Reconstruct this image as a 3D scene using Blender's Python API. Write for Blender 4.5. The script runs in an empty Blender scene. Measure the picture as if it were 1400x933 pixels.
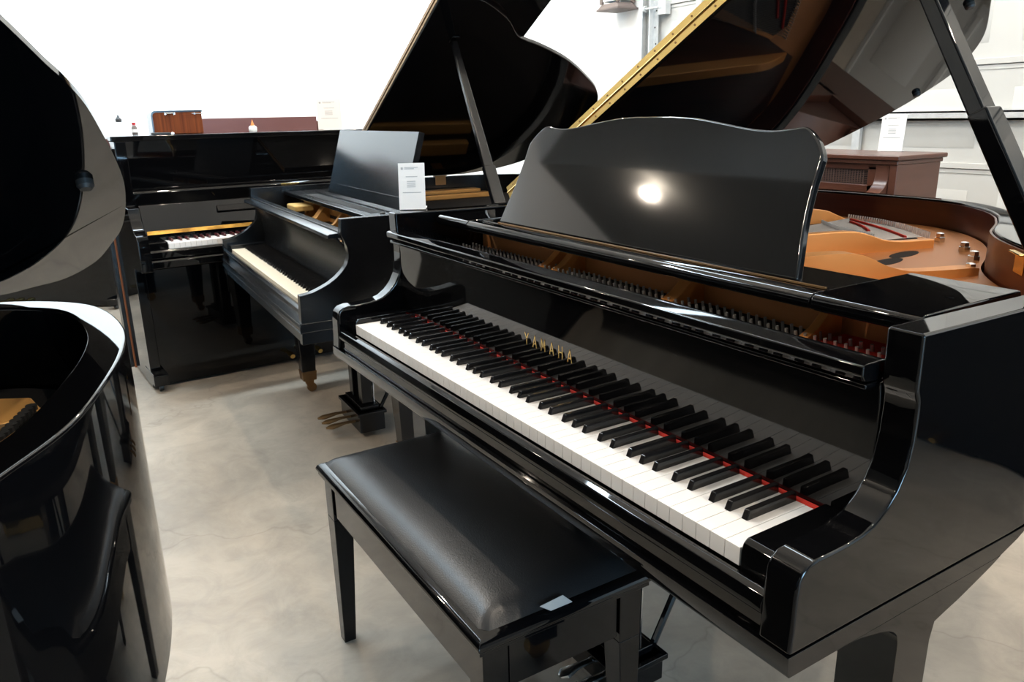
import bpy, bmesh, math, random
from mathutils import Vector, Matrix
random.seed(7)
PI = math.pi
S = bpy.context.scene
COL = S.collection
# ------------------------------------------------------------------ camera, world, lights, exposure
def make_camera():
    yaw, pitch, roll, fpx = -1.0177, 0.28605, -0.0215, 1051.77
    cy, sy, cp, sp = math.cos(yaw), math.sin(yaw), math.cos(pitch), math.sin(pitch)
    f = Vector((sy*cp, cy*cp, -sp)); r = Vector((cy, -sy, 0)); u = r.cross(f)
    cr, sr = math.cos(roll), math.sin(roll)
    r2 = cr*r + sr*u; u2 = -sr*r + cr*u
    cam = bpy.data.cameras.new('camera'); o = bpy.data.objects.new('camera', cam); COL.objects.link(o)
    M = Matrix(((r2.x, u2.x, -f.x, 1.7543), (r2.y, u2.y, -f.y, -0.6334), (r2.z, u2.z, -f.z, 1.2308), (0, 0, 0, 1)))
    o.matrix_world = M
    cam.sensor_width = 36.0; cam.lens = fpx/1400*36; cam.clip_start = 0.02
    S.camera = o
make_camera()
S.view_settings.view_transform = 'Standard'; S.view_settings.look = 'None'
S.view_settings.exposure = 0.0; S.view_settings.gamma = 1.0; S.view_settings.use_curve_mapping = False
W = bpy.data.worlds.new('world'); S.world = W; W.use_nodes = True
W.node_tree.nodes['Background'].inputs[0].default_value = (0.8, 0.9, 1.0, 1)
W.node_tree.nodes['Background'].inputs[1].default_value = 0.05
def lamp(kind, name, loc, power, color, size=0.05, rot=(0, 0, 0), size_y=None, spot=None):
    l = bpy.data.lights.new(name, kind); l.energy = power; l.color = color
    if kind in ('POINT', 'SPOT'): l.shadow_soft_size = size
    if kind == 'AREA':
        l.shape = 'RECTANGLE'; l.size = size; l.size_y = size_y or size
    if spot: l.spot_size = spot; l.spot_blend = 0.5
    o = bpy.data.objects.new(name, l); COL.objects.link(o); o.location = loc; o.rotation_euler = rot
    return o
WARM, COOL = (1.0, 0.86, 0.70), (0.72, 0.88, 1.0)
# ceiling lamps of the showroom
for i, (x, y) in enumerate([(-3.68, -2.87), (-0.9, -2.3), (1.2, -2.6), (-1.6, 0.4), (0.9, 0.9), (2.9, 0.6), (-3.2, 2.3), (-0.4, 2.2), (2.6, 2.4)]):
    lamp('POINT', 'ceiling_lamp', (x, y, 3.38), 90, WARM, 0.036)
# row of unseen cool spots, added to brighten the wall behind the upright pianos
for y in (-1.3, .2, 1.7):
    lamp('SPOT', 'wall_fill', (-4.0, y, 3.9), 420, COOL, 0.08, (0, math.radians(42), 0), spot=math.radians(95))
lamp('AREA', 'cool_fill', (-1.6, 1.7, 4.1), 45, COOL, 2.4, (math.radians(25), 0, 0), 0.2)  # unseen cool area light, added as overhead fill
# daylight from the shop window at the right end of the room
lamp('AREA', 'window_daylight', (6.9, .30, 1.35), 330, (0.42, 0.72, 1.0), 2.0, (0, math.radians(90), 0), 1.3)
lamp('AREA', 'cool_fill', (-2.4, -0.9, 4.2), 130, COOL, 0.25, (0, 0, 0), 2.4)  # another unseen cool light, added to lift the floor at centre left
# ------------------------------------------------------------------ materials
def mat(name, col, rough=0.5, metal=0.0, spec=0.5, coat=0.0, bump=None, vary=None, emit=None):
    m = bpy.data.materials.new(name); m.use_nodes = True
    n = m.node_tree.nodes; l = m.node_tree.links; b = n['Principled BSDF']
    b.inputs['Base Color'].default_value = (*col, 1); b.inputs['Roughness'].default_value = rough
    b.inputs['Metallic'].default_value = metal; b.inputs['Specular IOR Level'].default_value = spec
    b.inputs['Coat Weight'].default_value = coat; b.inputs['Coat Roughness'].default_value = 0.05
    tc = n.new('ShaderNodeTexCoord')
    if vary:      # (scale vector, second colour, amount)
        mp = n.new('ShaderNodeMapping'); mp.inputs['Scale'].default_value = vary[0]
        no = n.new('ShaderNodeTexNoise'); no.inputs['Scale'].default_value = 1.0; no.inputs['Detail'].default_value = 6
        mx = n.new('ShaderNodeMix'); mx.data_type = 'RGBA'
        mx.inputs['A'].default_value = (*col, 1); mx.inputs['B'].default_value = (*vary[1], 1)
        cr = n.new('ShaderNodeValToRGB'); cr.color_ramp.elements[0].position = 0.5-vary[2]; cr.color_ramp.elements[1].position = 0.5+vary[2]
        l.new(tc.outputs['Object'], mp.inputs[0]); l.new(mp.outputs[0], no.inputs['Vector']); l.new(no.outputs['Fac'], cr.inputs[0])
        l.new(cr.outputs[0], mx.inputs['Factor']); l.new(mx.outputs['Result'], b.inputs['Base Color'])
    if bump:      # (scale, strength)
        no = n.new('ShaderNodeTexNoise'); no.inputs['Scale'].default_value = bump[0]; no.inputs['Detail'].default_value = 3
        bp = n.new('ShaderNodeBump'); bp.inputs['Strength'].default_value = bump[1]; bp.inputs['Distance'].default_value = 0.002
        l.new(tc.outputs['Object'], no.inputs['Vector']); l.new(no.outputs['Fac'], bp.inputs['Height']); l.new(bp.outputs[0], b.inputs['Normal'])
    if emit: b.inputs['Emission Color'].default_value = (*emit[:3], 1); b.inputs['Emission Strength'].default_value = emit[3]
    return m
M = dict(
    lacquer=mat('black_lacquer', (0.0018, 0.0018, 0.0021), 0.03, spec=0.36),
    desk=mat('desk_lacquer', (0.007, 0.007, 0.0073), 0.05),  # a little lighter black than the case lacquer
    satin=mat('satin_black', (0.0045, 0.0048, 0.0058), 0.20),
    lid_muted=mat('muted_black_lid', (0.003, 0.003, 0.0035), 0.07, spec=0.30),  # glossy lid, specular lowered to mute the reflected plate
    lid=mat('lid_lacquer', (0.0016, 0.0016, 0.0018), 0.03, spec=0.22),
    white_key=mat('white_key_plastic', (0.86, 0.83, 0.80), 0.22),
    ivory=mat('old_ivory', (0.83, 0.74, 0.58), 0.35),
    black_key=mat('black_key_plastic', (0.010, 0.009, 0.009), 0.16),
    red_key=mat('dark_red_key', (0.05, 0.006, 0.008), 0.3),
    red=mat('red_felt', (0.62, 0.03, 0.015), 0.9),
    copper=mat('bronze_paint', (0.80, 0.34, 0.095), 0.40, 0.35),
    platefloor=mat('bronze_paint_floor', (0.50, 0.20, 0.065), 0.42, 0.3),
    gold=mat('gold_paint', (0.66, 0.34, 0.10), 0.42, 0.35),
    brass=mat('polished_brass', (0.80, 0.56, 0.20), 0.25, 1.0),
    oldbrass=mat('tarnished_brass', (0.25, 0.145, 0.065), 0.42, 0.9),
    hinge=mat('dull_gold_hinge', (0.42, 0.25, 0.06), 0.35, 1.0, vary=((14, 40, 40), (0.15, 0.08, 0.02), 0.15)),
    pinbright=mat('bright_pins', (0.75, 0.74, 0.73), 0.3, 0.5),
    pinsteel=mat('nickel_pins', (0.45, 0.44, 0.43), 0.4, 0.4),
    steel=mat('polished_steel', (0.72, 0.72, 0.72), 0.22, 1.0),
    strings=mat('string_steel', (0.22, 0.20, 0.19), 0.4, 1.0),
    mahogany=mat('mahogany_veneer', (0.10, 0.025, 0.012), 0.28, vary=((2, 2, 40), (0.055, 0.013, 0.007), 0.25)),
    soundboard=mat('soundboard_spruce', (0.30, 0.12, 0.04), 0.4, vary=((30, 2, 2), (0.22, 0.08, 0.025), 0.3)),
    walnut=mat('brown_walnut', (0.105, 0.040, 0.024), 0.30, vary=((3, 3, 30), (0.070, 0.025, 0.015), 0.3)),
    boxwood=mat('striped_sapele', (0.20, 0.052, 0.012), 0.6, spec=0.15, vary=((70, 3, 2), (0.10, 0.022, 0.007), 0.16)),
    cane=mat('dark_cane', (0.07, 0.035, 0.025), 0.6),
    rawwood=mat('raw_orange_wood', (0.34, 0.10, 0.025), 0.5),
    leather=mat('black_leather', (0.011, 0.011, 0.0115), 0.33, bump=(420, 0.25)),
    rubber=mat('black_rubber', (0.012, 0.012, 0.012), 0.5),
    felt=mat('dark_felt', (0.010, 0.008, 0.008), 0.95),
    paper=mat('white_paper', (0.74, 0.72, 0.70), 0.7, spec=0.2),
    ink=mat('grey_print', (0.38, 0.38, 0.38), 0.7),
    acrylic=mat('clear_tag', (0.42, 0.40, 0.38), 0.15),
    plastic_red=mat('red_plastic', (0.5, 0.03, 0.03), 0.4),
    plastic_white=mat('white_plastic', (0.85, 0.85, 0.83), 0.4),
    plastic_orange=mat('orange_plastic', (0.75, 0.24, 0.06), 0.4),
    wall=mat('white_wall_paint', (0.86, 0.87, 0.87), 0.75, bump=(90, 0.08)),
    ceiling=mat('ceiling_paint', (0.42, 0.42, 0.41), 0.9, bump=(40, 0.1)),
    door=mat('door_enamel', (0.53, 0.53, 0.51), 0.45, bump=(60, 0.05)),
    galv=mat('galvanised_steel', (0.66, 0.68, 0.68), 0.45, 0.5, vary=((25, 25, 25), (0.55, 0.57, 0.58), 0.2)),
    soffit=mat('dark_soffit_paint', (0.135, 0.135, 0.13), 0.9, bump=(40, 0.05)),
    bass=mat('dark_string_bed', (0.045, 0.012, 0.008), 0.5, vary=((120, 3, 3), (0.02, 0.006, 0.005), 0.1)),
    dark_wall=mat('grey_wall_paint', (0.30, 0.30, 0.30), 0.85, bump=(60, 0.05)),
    lantern=mat('weathered_wood', (0.20, 0.16, 0.145), 0.65, vary=((8, 8, 60), (0.12, 0.095, 0.085), 0.3)),
    bottle=mat('brown_bottle', (0.16, 0.14, 0.13), 0.15),
)
def floor_mat():
    m = bpy.data.materials.new('polished_concrete'); m.use_nodes = True
    n = m.node_tree.nodes; l = m.node_tree.links; b = n['Principled BSDF']
    tc = n.new('ShaderNodeTexCoord')
    def noise(sc, det, dist=0.0, rough=0.55):
        t = n.new('ShaderNodeTexNoise'); t.inputs['Scale'].default_value = sc; t.inputs['Detail'].default_value = det
        t.inputs['Distortion'].default_value = dist; t.inputs['Roughness'].default_value = rough
        l.new(tc.outputs['Object'], t.inputs['Vector']); return t
    def ramp(src, p0, p1, c0, c1):
        r = n.new('ShaderNodeValToRGB'); e = r.color_ramp.elements
        e[0].position = p0; e[1].position = p1; e[0].color = (*c0, 1); e[1].color = (*c1, 1)
        l.new(src, r.inputs[0]); return r
    a = ramp(noise(1.7, 8, 0.6, 0.62).outputs['Fac'], 0.36, 0.66, (0.340, 0.296, 0.243), (0.475, 0.415, 0.340))
    c = ramp(noise(7.0, 8, 1.2, 0.7).outputs['Fac'], 0.34, 0.60, (0.72, 0.72, 0.73), (1.0, 1.0, 1.0))
    mx = n.new('ShaderNodeMix'); mx.data_type = 'RGBA'; mx.blend_type = 'MULTIPLY'; mx.inputs['Factor'].default_value = 0.62
    l.new(a.outputs[0], mx.inputs['A']); l.new(c.outputs[0], mx.inputs['B'])
    # hairline cracks
    wn = noise(1.2, 5, 0.0); va = n.new('ShaderNodeVectorMath'); va.operation = 'ADD'
    l.new(tc.outputs['Object'], va.inputs[0]); l.new(wn.outputs['Color'], va.inputs[1])
    vo = n.new('ShaderNodeTexVoronoi'); vo.feature = 'DISTANCE_TO_EDGE'; vo.inputs['Scale'].default_value = 0.9
    l.new(va.outputs[0], vo.inputs['Vector'])
    k = ramp(vo.outputs['Distance'], 0.0, 0.006, (0.72, 0.71, 0.70), (1, 1, 1))
    m2 = n.new('ShaderNodeMix'); m2.data_type = 'RGBA'; m2.blend_type = 'MULTIPLY'; m2.inputs['Factor'].default_value = 0.6
    l.new(mx.outputs['Result'], m2.inputs['A']); l.new(k.outputs[0], m2.inputs['B'])
    l.new(m2.outputs['Result'], b.inputs['Base Color'])
    rr = n.new('ShaderNodeMapRange'); rr.inputs[3].default_value = 0.28; rr.inputs[4].default_value = 0.5
    l.new(noise(4.0, 5).outputs['Fac'], rr.inputs[0]); l.new(rr.outputs[0], b.inputs['Roughness'])
    b.inputs['Specular IOR Level'].default_value = 0.4
    return m
M['floor'] = floor_mat()
# ------------------------------------------------------------------ mesh helpers
class MB:
    def __init__(s): s.bm = bmesh.new()
    def box(s, x0, x1, y0, y1, z0, z1):
        b = s.bm; v = [b.verts.new((x, y, z)) for x in (x0, x1) for y in (y0, y1) for z in (z0, z1)]
        for q in ((0, 1, 3, 2), (4, 6, 7, 5), (0, 4, 5, 1), (2, 3, 7, 6), (0, 2, 6, 4), (1, 5, 7, 3)): b.faces.new([v[i] for i in q])
        return s
    def hexa(s, lo, hi):      # two quads (bottom, top), same winding
        b = s.bm; p = [b.verts.new(q) for q in lo]; t = [b.verts.new(q) for q in hi]
        b.faces.new(p[::-1]); b.faces.new(t)
        for i in range(4): b.faces.new((p[i], p[(i+1) % 4], t[(i+1) % 4], t[i]))
        return s
    def prism(s, poly, axis, a, b_):      # poly in the plane normal to axis: x -> (y,z), y -> (x,z), z -> (x,y)
        f = {'x': lambda u, v, w: (w, u, v), 'y': lambda u, v, w: (u, w, v), 'z': lambda u, v, w: (u, v, w)}[axis]
        b = s.bm; A = [b.verts.new(f(u, v, a)) for u, v in poly]; B = [b.verts.new(f(u, v, b_)) for u, v in poly]
        b.faces.new(A); b.faces.new(B[::-1]); n = len(poly)
        for i in range(n): b.faces.new((A[i], B[i], B[(i+1) % n], A[(i+1) % n]))
        return s
    def tube(s, pts, r, n=8, cap=True):
        b = s.bm; pts = [Vector(p) for p in pts]; rings = []
        rs = r if isinstance(r, (list, tuple)) else [r]*len(pts)
        for i, p in enumerate(pts):
            t = (pts[min(i+1, len(pts)-1)] - pts[max(i-1, 0)]).normalized()
            up = Vector((0, 0, 1)) if abs(t.z) < 0.9 else Vector((1, 0, 0))
            e1 = t.cross(up).normalized(); e2 = t.cross(e1)
            rings.append([b.verts.new(p + rs[i]*(math.cos(2*PI*k/n)*e1 + math.sin(2*PI*k/n)*e2)) for k in range(n)])
        for A, B in zip(rings, rings[1:]):
            for k in range(n): b.faces.new((A[k], A[(k+1) % n], B[(k+1) % n], B[k]))
        if cap: b.faces.new(rings[0][::-1]); b.faces.new(rings[-1])
        return s
    def lathe(s, prof, c=(0, 0, 0), n=20):      # (r, z) profile about a vertical axis
        b = s.bm; rings = [[b.verts.new((c[0]+r*math.cos(2*PI*k/n), c[1]+r*math.sin(2*PI*k/n), c[2]+z)) for k in range(n)] for r, z in prof]
        for A, B in zip(rings, rings[1:]):
            for k in range(n): b.faces.new((A[k], A[(k+1) % n], B[(k+1) % n], B[k]))
        b.faces.new(rings[0][::-1]); b.faces.new(rings[-1]); return s
    def wall(s, outer, inner, zb, zt, zin=None):      # open wall between two polylines, zt may be a function of y
        b = s.bm; f = zt if callable(zt) else (lambda y: zt)
        g = zb if callable(zb) else (lambda y: zb)
        R = []
        for o, i in zip(outer, inner):
            R.append([b.verts.new((o[0], o[1], g(o[1]))), b.verts.new((o[0], o[1], f(o[1]))), b.verts.new((i[0], i[1], f(i[1]))), b.verts.new((i[0], i[1], g(i[1])))])
        for A, B in zip(R, R[1:]):
            for k in range(4): b.faces.new((A[k], B[k], B[(k+1) % 4], A[(k+1) % 4]))
        b.faces.new(R[0][::-1]); b.faces.new(R[-1]); return s
    def build(s, name, m, parent=None, bevel=0.0, seg=2, angle=35, loc=None, rot=None, nobevel=None):
        bm = s.bm; bmesh.ops.recalc_face_normals(bm, faces=bm.faces[:])
        wl = None
        if bevel and nobevel: wl = bm.edges.layers.float.new('bevel_weight_edge')
        for f in bm.faces: f.smooth = True
        for e in bm.edges:
            sharp = len(e.link_faces) == 2 and e.calc_face_angle(0) > math.radians(angle)
            if not bevel: e.smooth = not sharp
            if wl is not None: e[wl] = 1.0 if (sharp and not nobevel(e.verts[0].co, e.verts[1].co)) else 0.0
            if wl is not None and sharp and e[wl] == 0.0: e.smooth = False
        me = bpy.data.meshes.new(name); bm.to_mesh(me); bm.free()
        me.materials.append(M[m] if isinstance(m, str) else m)
        o = bpy.data.objects.new(name, me); COL.objects.link(o)
        if parent: o.parent = parent
        if loc: o.location = loc
        if rot: o.rotation_euler = rot
        if bevel:
            md = o.modifiers.new('bevel', 'BEVEL'); md.width = bevel; md.segments = seg; md.harden_normals = True
            md.angle_limit = math.radians(angle); md.limit_method = 'WEIGHT' if wl is not None else 'ANGLE'
        return o
def thing(name, label, cat, loc=(0, 0, 0), rz=0.0, group=None):
    o = bpy.data.objects.new(name, None); o.empty_display_size = 0.1; COL.objects.link(o)
    o.location = loc; o.rotation_euler = (0, 0, rz); return tag(o, label, cat, group)
def tag(o, label, cat, group=None):
    o['label'] = label; o['category'] = cat
    if group: o['group'] = group
    return o
def struct(o): o['kind'] = 'structure'; return o
def part_label(o, t): o['label'] = t; return o
def smooth(pts, k=6):      # Catmull-Rom through the points
    P = [Vector(p) for p in pts]; out = []
    for i in range(len(P)-1):
        a, b, c, d = P[max(i-1, 0)], P[i], P[i+1], P[min(i+2, len(P)-1)]
        for j in range(k):
            t = j/k
            out.append(0.5*((2*b) + (c-a)*t + (2*a-5*b+4*c-d)*t*t + (3*b-a-3*c+d)*t**3))
    out.append(P[-1]); return [tuple(p) for p in out]
def offset(pts, d):      # shift a polyline sideways (to the right of its direction)
    out = []
    for i, p in enumerate(pts):
        a = Vector(pts[max(i-1, 0)]); b = Vector(pts[min(i+1, len(pts)-1)]); t = (b-a).normalized()
        out.append((p[0]+t.y*d, p[1]-t.x*d))
    return out
# ------------------------------------------------------------------ the room
XW, YW, XR, YF, ZC = -5.4, 3.2, 7.0, -6.5, 4.3
struct(MB().box(XW-.1, XR+.1, YF-.1, YW+.2, -.1, 0).build('floor', 'floor'))
struct(MB().box(XW-.1, XR+.1, YF-.1, YW+.2, ZC, ZC+.1).build('ceiling', 'ceiling'))
struct(MB().box(XW-.1, XW, YF, YW, 0, ZC).build('wall_left', 'wall'))
struct(MB().box(XR, XR+.1, YF, YW, 0, ZC).build('wall_right', 'dark_wall'))
struct(MB().box(XW, XR, YF-.1, YF, 0, ZC).build('wall_front', 'wall'))
struct(MB().box(XW, XR, YF, -2.68, 3.5, ZC-.001).build('trim_2', 'soffit'))
DX0, DX1, DZ = -2.62, 2.2, 3.05
w = MB(); w.box(XW, DX0, YW, YW+.15, 0, ZC); w.box(DX1, XR, YW, YW+.15, 0, ZC); w.box(DX0, DX1, YW, YW+.15, DZ, ZC)
struct(w.build('wall_back', 'wall'))
struct(MB().box(DX0-.02, DX0+.012, YW-.02, YW+.05, 0, DZ).build('trim_1', 'wall', bevel=.003))
door = bpy.data.objects.new('door_1', None); COL.objects.link(door); door.location = (0, YW+.03, 0); struct(door)
zs = [0.0, 0.455, 0.935, 1.408, 1.915, 2.40, 2.90]
for a, b in zip(zs, zs[1:]):
    d = MB(); d.box(DX0+.03, DX1-.03, 0, .045, a+.0012, b-.0012)
    d.box(DX0+.03, DX1-.03, -.012, 0, a+.0012, a+.028); d.box(DX0+.03, DX1-.03, -.004, 0, b-.022, b-.0012)
    n = 8; wd = (DX1-DX0-.06)/n
    for i in range(n):
        x0 = DX0+.03+i*wd+.07; x1 = x0+wd-.14; z0, z1 = a+.095, b-.10
        d.hexa([(x0, 0, z0), (x1, 0, z0), (x1, 0, z1), (x0, 0, z1)], [(x0+.03, -.012, z0+.025), (x1-.03, -.012, z0+.025), (x1-.03, -.012, z1-.025), (x0+.03, -.012, z1-.025)])
    d.build('door_section', 'door', door, bevel=.003, seg=1)
t = MB(); t.box(DX0+.03, DX1-.03, -.05, -.012, 1.162, 1.172); t.box(DX0+.03, DX1-.03, -.05, -.042, 1.162, 1.205); t.box(DX0+.03, DX1-.03, -.05, -.012, 1.197, 1.207)
t.build('strut', 'galv', door)
for x in (-2.10, -.89, .32, 1.53):
    MB().box(x-.022, x+.022, -.035, -.012, .46, 2.89).build('stile', 'galv', door)
t = MB(); t.box(-2.585, -2.580, -.10, -.04, 0, 3.2); t.box(-2.585, -2.555, -.105, -.10, 0, 3.2); t.box(-2.585, -2.55, -.045, -.04, 0, 3.2); t.build('vertical_track', 'galv', door)
t = MB(); t.box(-2.50, -2.46, -.05, -.042, 0, 3.1); t.box(-2.505, -2.498, -.09, -.045, 0, 3.1); o = t.build('track_angle', 'galv', door)
t = MB()
for k in range(28):
    t.tube([(-2.485+(.012 if k % 2 else 0), -.052, .1+k*.105), (-2.485+(.012 if k % 2 else 0), -.049, .1+k*.105)], .006, 6)
t.build('track_holes', 'rubber', door)
for z in (.92, 1.41, 1.9, 2.4):
    t = MB(); t.tube([(-2.555, -.085, z), (-2.42, -.085, z)], .008); t.tube([(-2.56, -.085, z), (-2.54, -.085, z)], .022, 14); t.box(-2.45, -2.38, -.06, -.012, z-.045, z+.045)
    t.build('hinge_roller', 'galv', door, bevel=.002)
# ------------------------------------------------------------------ shared piano pieces
WPAT = 'ACDFG'
def keyboard(root, n_white, pitch, zk, x0, L, wm, bm_, y0=0.0, first='A', ysb=.052, hfront=.024, bw=.0105):
    k = MB(); k.box(.00035, pitch-.00035, y0, y0+L, zk-hfront, zk); wk = k.build('white_key', wm, root, bevel=.0005)
    wk.location = (x0, 0, 0)
    h = bw/2; k = MB()
    ya, yb = y0+ysb, y0+L
    k.hexa([(-h, ya, zk-.004), (h, ya, zk-.004), (h, yb, zk-.004), (-h, yb, zk-.004)], [(-h*.78, ya+.006, zk+.0125), (h*.78, ya+.006, zk+.0125), (h*.78, yb, zk+.0125), (-h*.78, yb, zk+.0125)])
    bk = k.build('black_key', bm_, root, bevel=.0014)
    names = 'ABCDEFG'; i0 = names.index(first); offs = {'C': -.0035, 'D': .0035, 'F': -.0045, 'G': 0.0, 'A': .0045}
    usedb = False
    for i in range(n_white):
        if i:
            c = wk.copy(); COL.objects.link(c); c.parent = root; c.location = (x0+i*pitch, 0, 0)
        nm = names[(i0+i) % 7]
        if nm in offs and i < n_white-1:
            c = bk if not usedb else bk.copy()
            if usedb: COL.objects.link(c); c.parent = root
            usedb = True; c.location = (x0+(i+1)*pitch+offs[nm]*pitch/.0235, 0, 0)
def lid_board(root, hinge, ang, outline, th, m, name='lid'):
    """outline in (u, y): u measured from the spine hinge across the board"""
    d = MB(); d.prism(outline, 'z', 0, th)
    o = d.build(name, m, root, bevel=.004)
    o.location = hinge; o.rotation_euler = (0, -ang, 0); return o
def child_on(lid, mb, name, m, bevel=0.0): return mb.build(name, m, lid, bevel=bevel)
# ------------------------------------------------------------------ main grand piano
main = thing('grand_piano', 'large glossy black grand piano with open keyboard and curved music desk, behind the bench', 'piano')
ZK = 0.744; XL, XRt, TH = -0.099, 1.321, 0.043
inn = [(1.278, .146), (1.278, .30), (1.278, .45), (1.268, .58), (1.232, .69), (1.165, .775), (1.081, .857), (1.035, .905), (.984, .966), (.94, 1.033), (.915, 1.086), (.88, 1.17), (.845, 1.24), (.806, 1.31), (.747, 1.389), (.665, 1.467), (.573, 1.522), (.47, 1.542), (.36, 1.542), (.25, 1.54), (.14, 1.522), (.05, 1.48), (-.01, 1.42), (-.044, 1.34), (-.056, 1.25), (-.056, .90), (-.056, .45), (-.056, .146)]
inn = smooth(inn, 4); outr = offset(inn, TH)
zrim = lambda y: .999-.0154*max(0, y-.146)
arm = [(.146, .999), (.147, .953), (.1475, .934), (.150, .928), (.153, .920), (.154, .906), (.153, .874), (.147, .843), (.134, .819), (.118, .802), (.099, .789), (.079, .783), (.054, .780), (.029, .779), (.006, .779), (-.010, .776), (-.018, .770), (-.0235, .762), (-.026, .742), (-.027, .70), (-.029, .672)]
bmc = MB(); bmc.wall(outr[4:-5], inn[4:-5], .672, zrim)
ysplit = inn[4][1]
ye = {round(q[1], 5) for q in (outr[4], inn[4], outr[-6], inn[-6])}
case = bmc.build('case', 'lacquer', main, bevel=.004, nobevel=lambda a, b: a.y < .60 and abs(a.y-b.y) < .004 and round(a.y, 5) in ye)
# inner veneer of the rim, mahogany
iv = offset(inn, -.0015); iv2 = offset(inn, -.006)
MB().wall(iv[5:-6], iv2[5:-6], .86, lambda y: zrim(y)-.006).build('inner_rim_veneer', 'mahogany', main)
yl = inn[-6][1]
for nm, x0, x1, ys in (('arm', XRt-TH, XRt, ysplit), ('arm', XL, XL+TH, yl)):
    p = arm + [(ys, .672), (ys, zrim(ys))]
    MB().prism(p, 'x', x0, x1).build(nm, 'lacquer', main, bevel=.004, seg=3, nobevel=lambda a, b, ys=ys: abs(a.y-ys) < 1e-4 and abs(b.y-ys) < 1e-4)
MB().prism([(-.030, .6705), (-.030, .650), (-.026, .644), (.405, .644), (.445, .656), (.475, .6695), (.475, .6705)], 'x', XL, XRt).build('keybed', 'lacquer', main, bevel=.0025)
slip = [(-.002, .712), (-.006, .720), (-.014, .7225), (-.022, .719), (-.026, .711), (-.026, .700), (-.020, .695), (-.020, .6715), (-.002, .6715)]
MB().prism(slip, 'x', XL+TH, XRt-TH).build('key_slip', 'lacquer', main, bevel=.0015)
for a, b in ((XL+TH+.0005, -.0015), (1.2235, XRt-TH-.0005)):
    MB().prism([(-.001, .6715), (-.001, .742), (.002, .751), (.009, .756), (.150, .757), (.150, .6715)], 'x', a, b).build('key_block', 'lacquer', main, bevel=.002)
keyboard(main, 52, .0235, ZK, 0, .146, 'white_key', 'black_key')
MB().box(-.05, 1.272, .1465, .1535, ZK-.02, ZK+.0022).build('key_felt', 'red', main)
part_label(main.children[-1], 'red felt strip behind the keys')
fb = [(.155, .738), (.1535, .80), (.1535, .90), (.150, .925), (.150, .932), (.165, .932), (.178, .738)]
fbo = MB().prism(fb, 'x', XL+TH+.001, XRt-TH-.001).build('fallboard', 'lacquer', main, bevel=.002)
MB().prism([(.118, .956), (.118, .944), (.124, .936), (.150, .933), (.163, .936), (.163, .9565), (.155, .9575), (.126, .9575)], 'x', -.053, 1.274).build('fallboard_rail', 'lacquer', main, bevel=.0025)
MB().box(-.053, 1.274, .126, .148, .9265, .933).build('rail_bead', 'lacquer', main, bevel=.002)
# lettering on the fallboard
def letters(parent, x0, z0, y, h, pitch, text, m):
    w = .0125; d = MB(); s = .0011
    G = {'Y': [((0, 1), (.5, .48)), ((1, 1), (.5, .48)), ((.5, .48), (.5, 0))], 'A': [((0, 0), (.5, 1)), ((1, 0), (.5, 1)), ((.2, .32), (.8, .32))],
         'M': [((0, 0), (.06, 1)), ((1, 0), (.94, 1)), ((.06, 1), (.5, .25)), ((.94, 1), (.5, .25))], 'H': [((.05, 0), (.05, 1)), ((.95, 0), (.95, 1)), ((.05, .5), (.95, .5))]}
    for i, ch in enumerate(text):
        for (a, b) in G[ch]:
            A = Vector((x0+i*pitch+a[0]*w, z0+a[1]*h)); B = Vector((x0+i*pitch+b[0]*w, z0+b[1]*h)); t = (B-A).normalized()*s; n = Vector((-t.y, t.x))
            q = [A-t*.5+n, A-t*.5-n, B+t*.5-n, B+t*.5+n]
            d.hexa([(p.x, y, p.y) for p in q], [(p.x, y-.0006, p.y) for p in q])
    return d.build('lettering', m, parent)
part_label(letters(fbo, .529, .797, .1537, .0235, .0285, 'YAMAHA', 'brass'), 'gold YAMAHA lettering')
# pin block, plate flange and struts seen between the rail and the music desk
p = MB(); p.box(-.05, 1.272, .180, .394, .845, .890); p.build('pin_block', 'felt', main)
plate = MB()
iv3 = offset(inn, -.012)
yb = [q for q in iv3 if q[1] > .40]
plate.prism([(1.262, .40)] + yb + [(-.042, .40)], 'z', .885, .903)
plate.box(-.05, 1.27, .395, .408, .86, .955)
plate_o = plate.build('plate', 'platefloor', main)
def strut_hump(x, w):
    prof = [(.245, .891), (.28, .894), (.31, .901), (.338, .914), (.357, .930), (.372, .944), (.388, .953), (.41, .956), (.41, .891)]
    MB().prism(prof, 'x', x-w/2, x+w/2).build('plate_strut', 'copper', main, bevel=.004)
for x, w in ((.345, .022), (.395, .022), (.75, .03), (1.045, .016)): strut_hump(x, w)
def blade(pl, prof, w, name, m='copper'):      # upright rib along a plan line, prof = (t, ztop) pairs, floor .9
    a, b = Vector(pl[0]), Vector(pl[1]); d = (b-a).normalized(); n = Vector((-d.y, d.x))*w/2; q = MB()
    R = []
    for t, z in prof:
        c = a+(b-a)*t
        R.append([q.bm.verts.new((c.x+n.x, c.y+n.y, .898)), q.bm.verts.new((c.x+n.x, c.y+n.y, z)), q.bm.verts.new((c.x-n.x, c.y-n.y, z)), q.bm.verts.new((c.x-n.x, c.y-n.y, .898))])
    for A, B in zip(R, R[1:]):
        for k in range(4): q.bm.faces.new((A[k], B[k], B[(k+1) % 4], A[(k+1) % 4]))
    q.bm.faces.new(R[0][::-1]); q.bm.faces.new(R[-1])
    return q.build(name, m, main, bevel=.003)
blade(((.82, .41), (.945, .96)), smooth([(0, .972), (.25, .974), (.42, .972), (.50, .962), (.58, .942), (.68, .927), (.8, .922), (.98, .919), (1, .915)], 3), .035, 'plate_rib')
blade(((.50, .41), (.72, 1.20)), smooth([(0, .958), (.55, .958), (.70, .957), (.76, .948), (.82, .932), (.88, .925), (1, .9235)], 3), .022, 'plate_rib')
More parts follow.
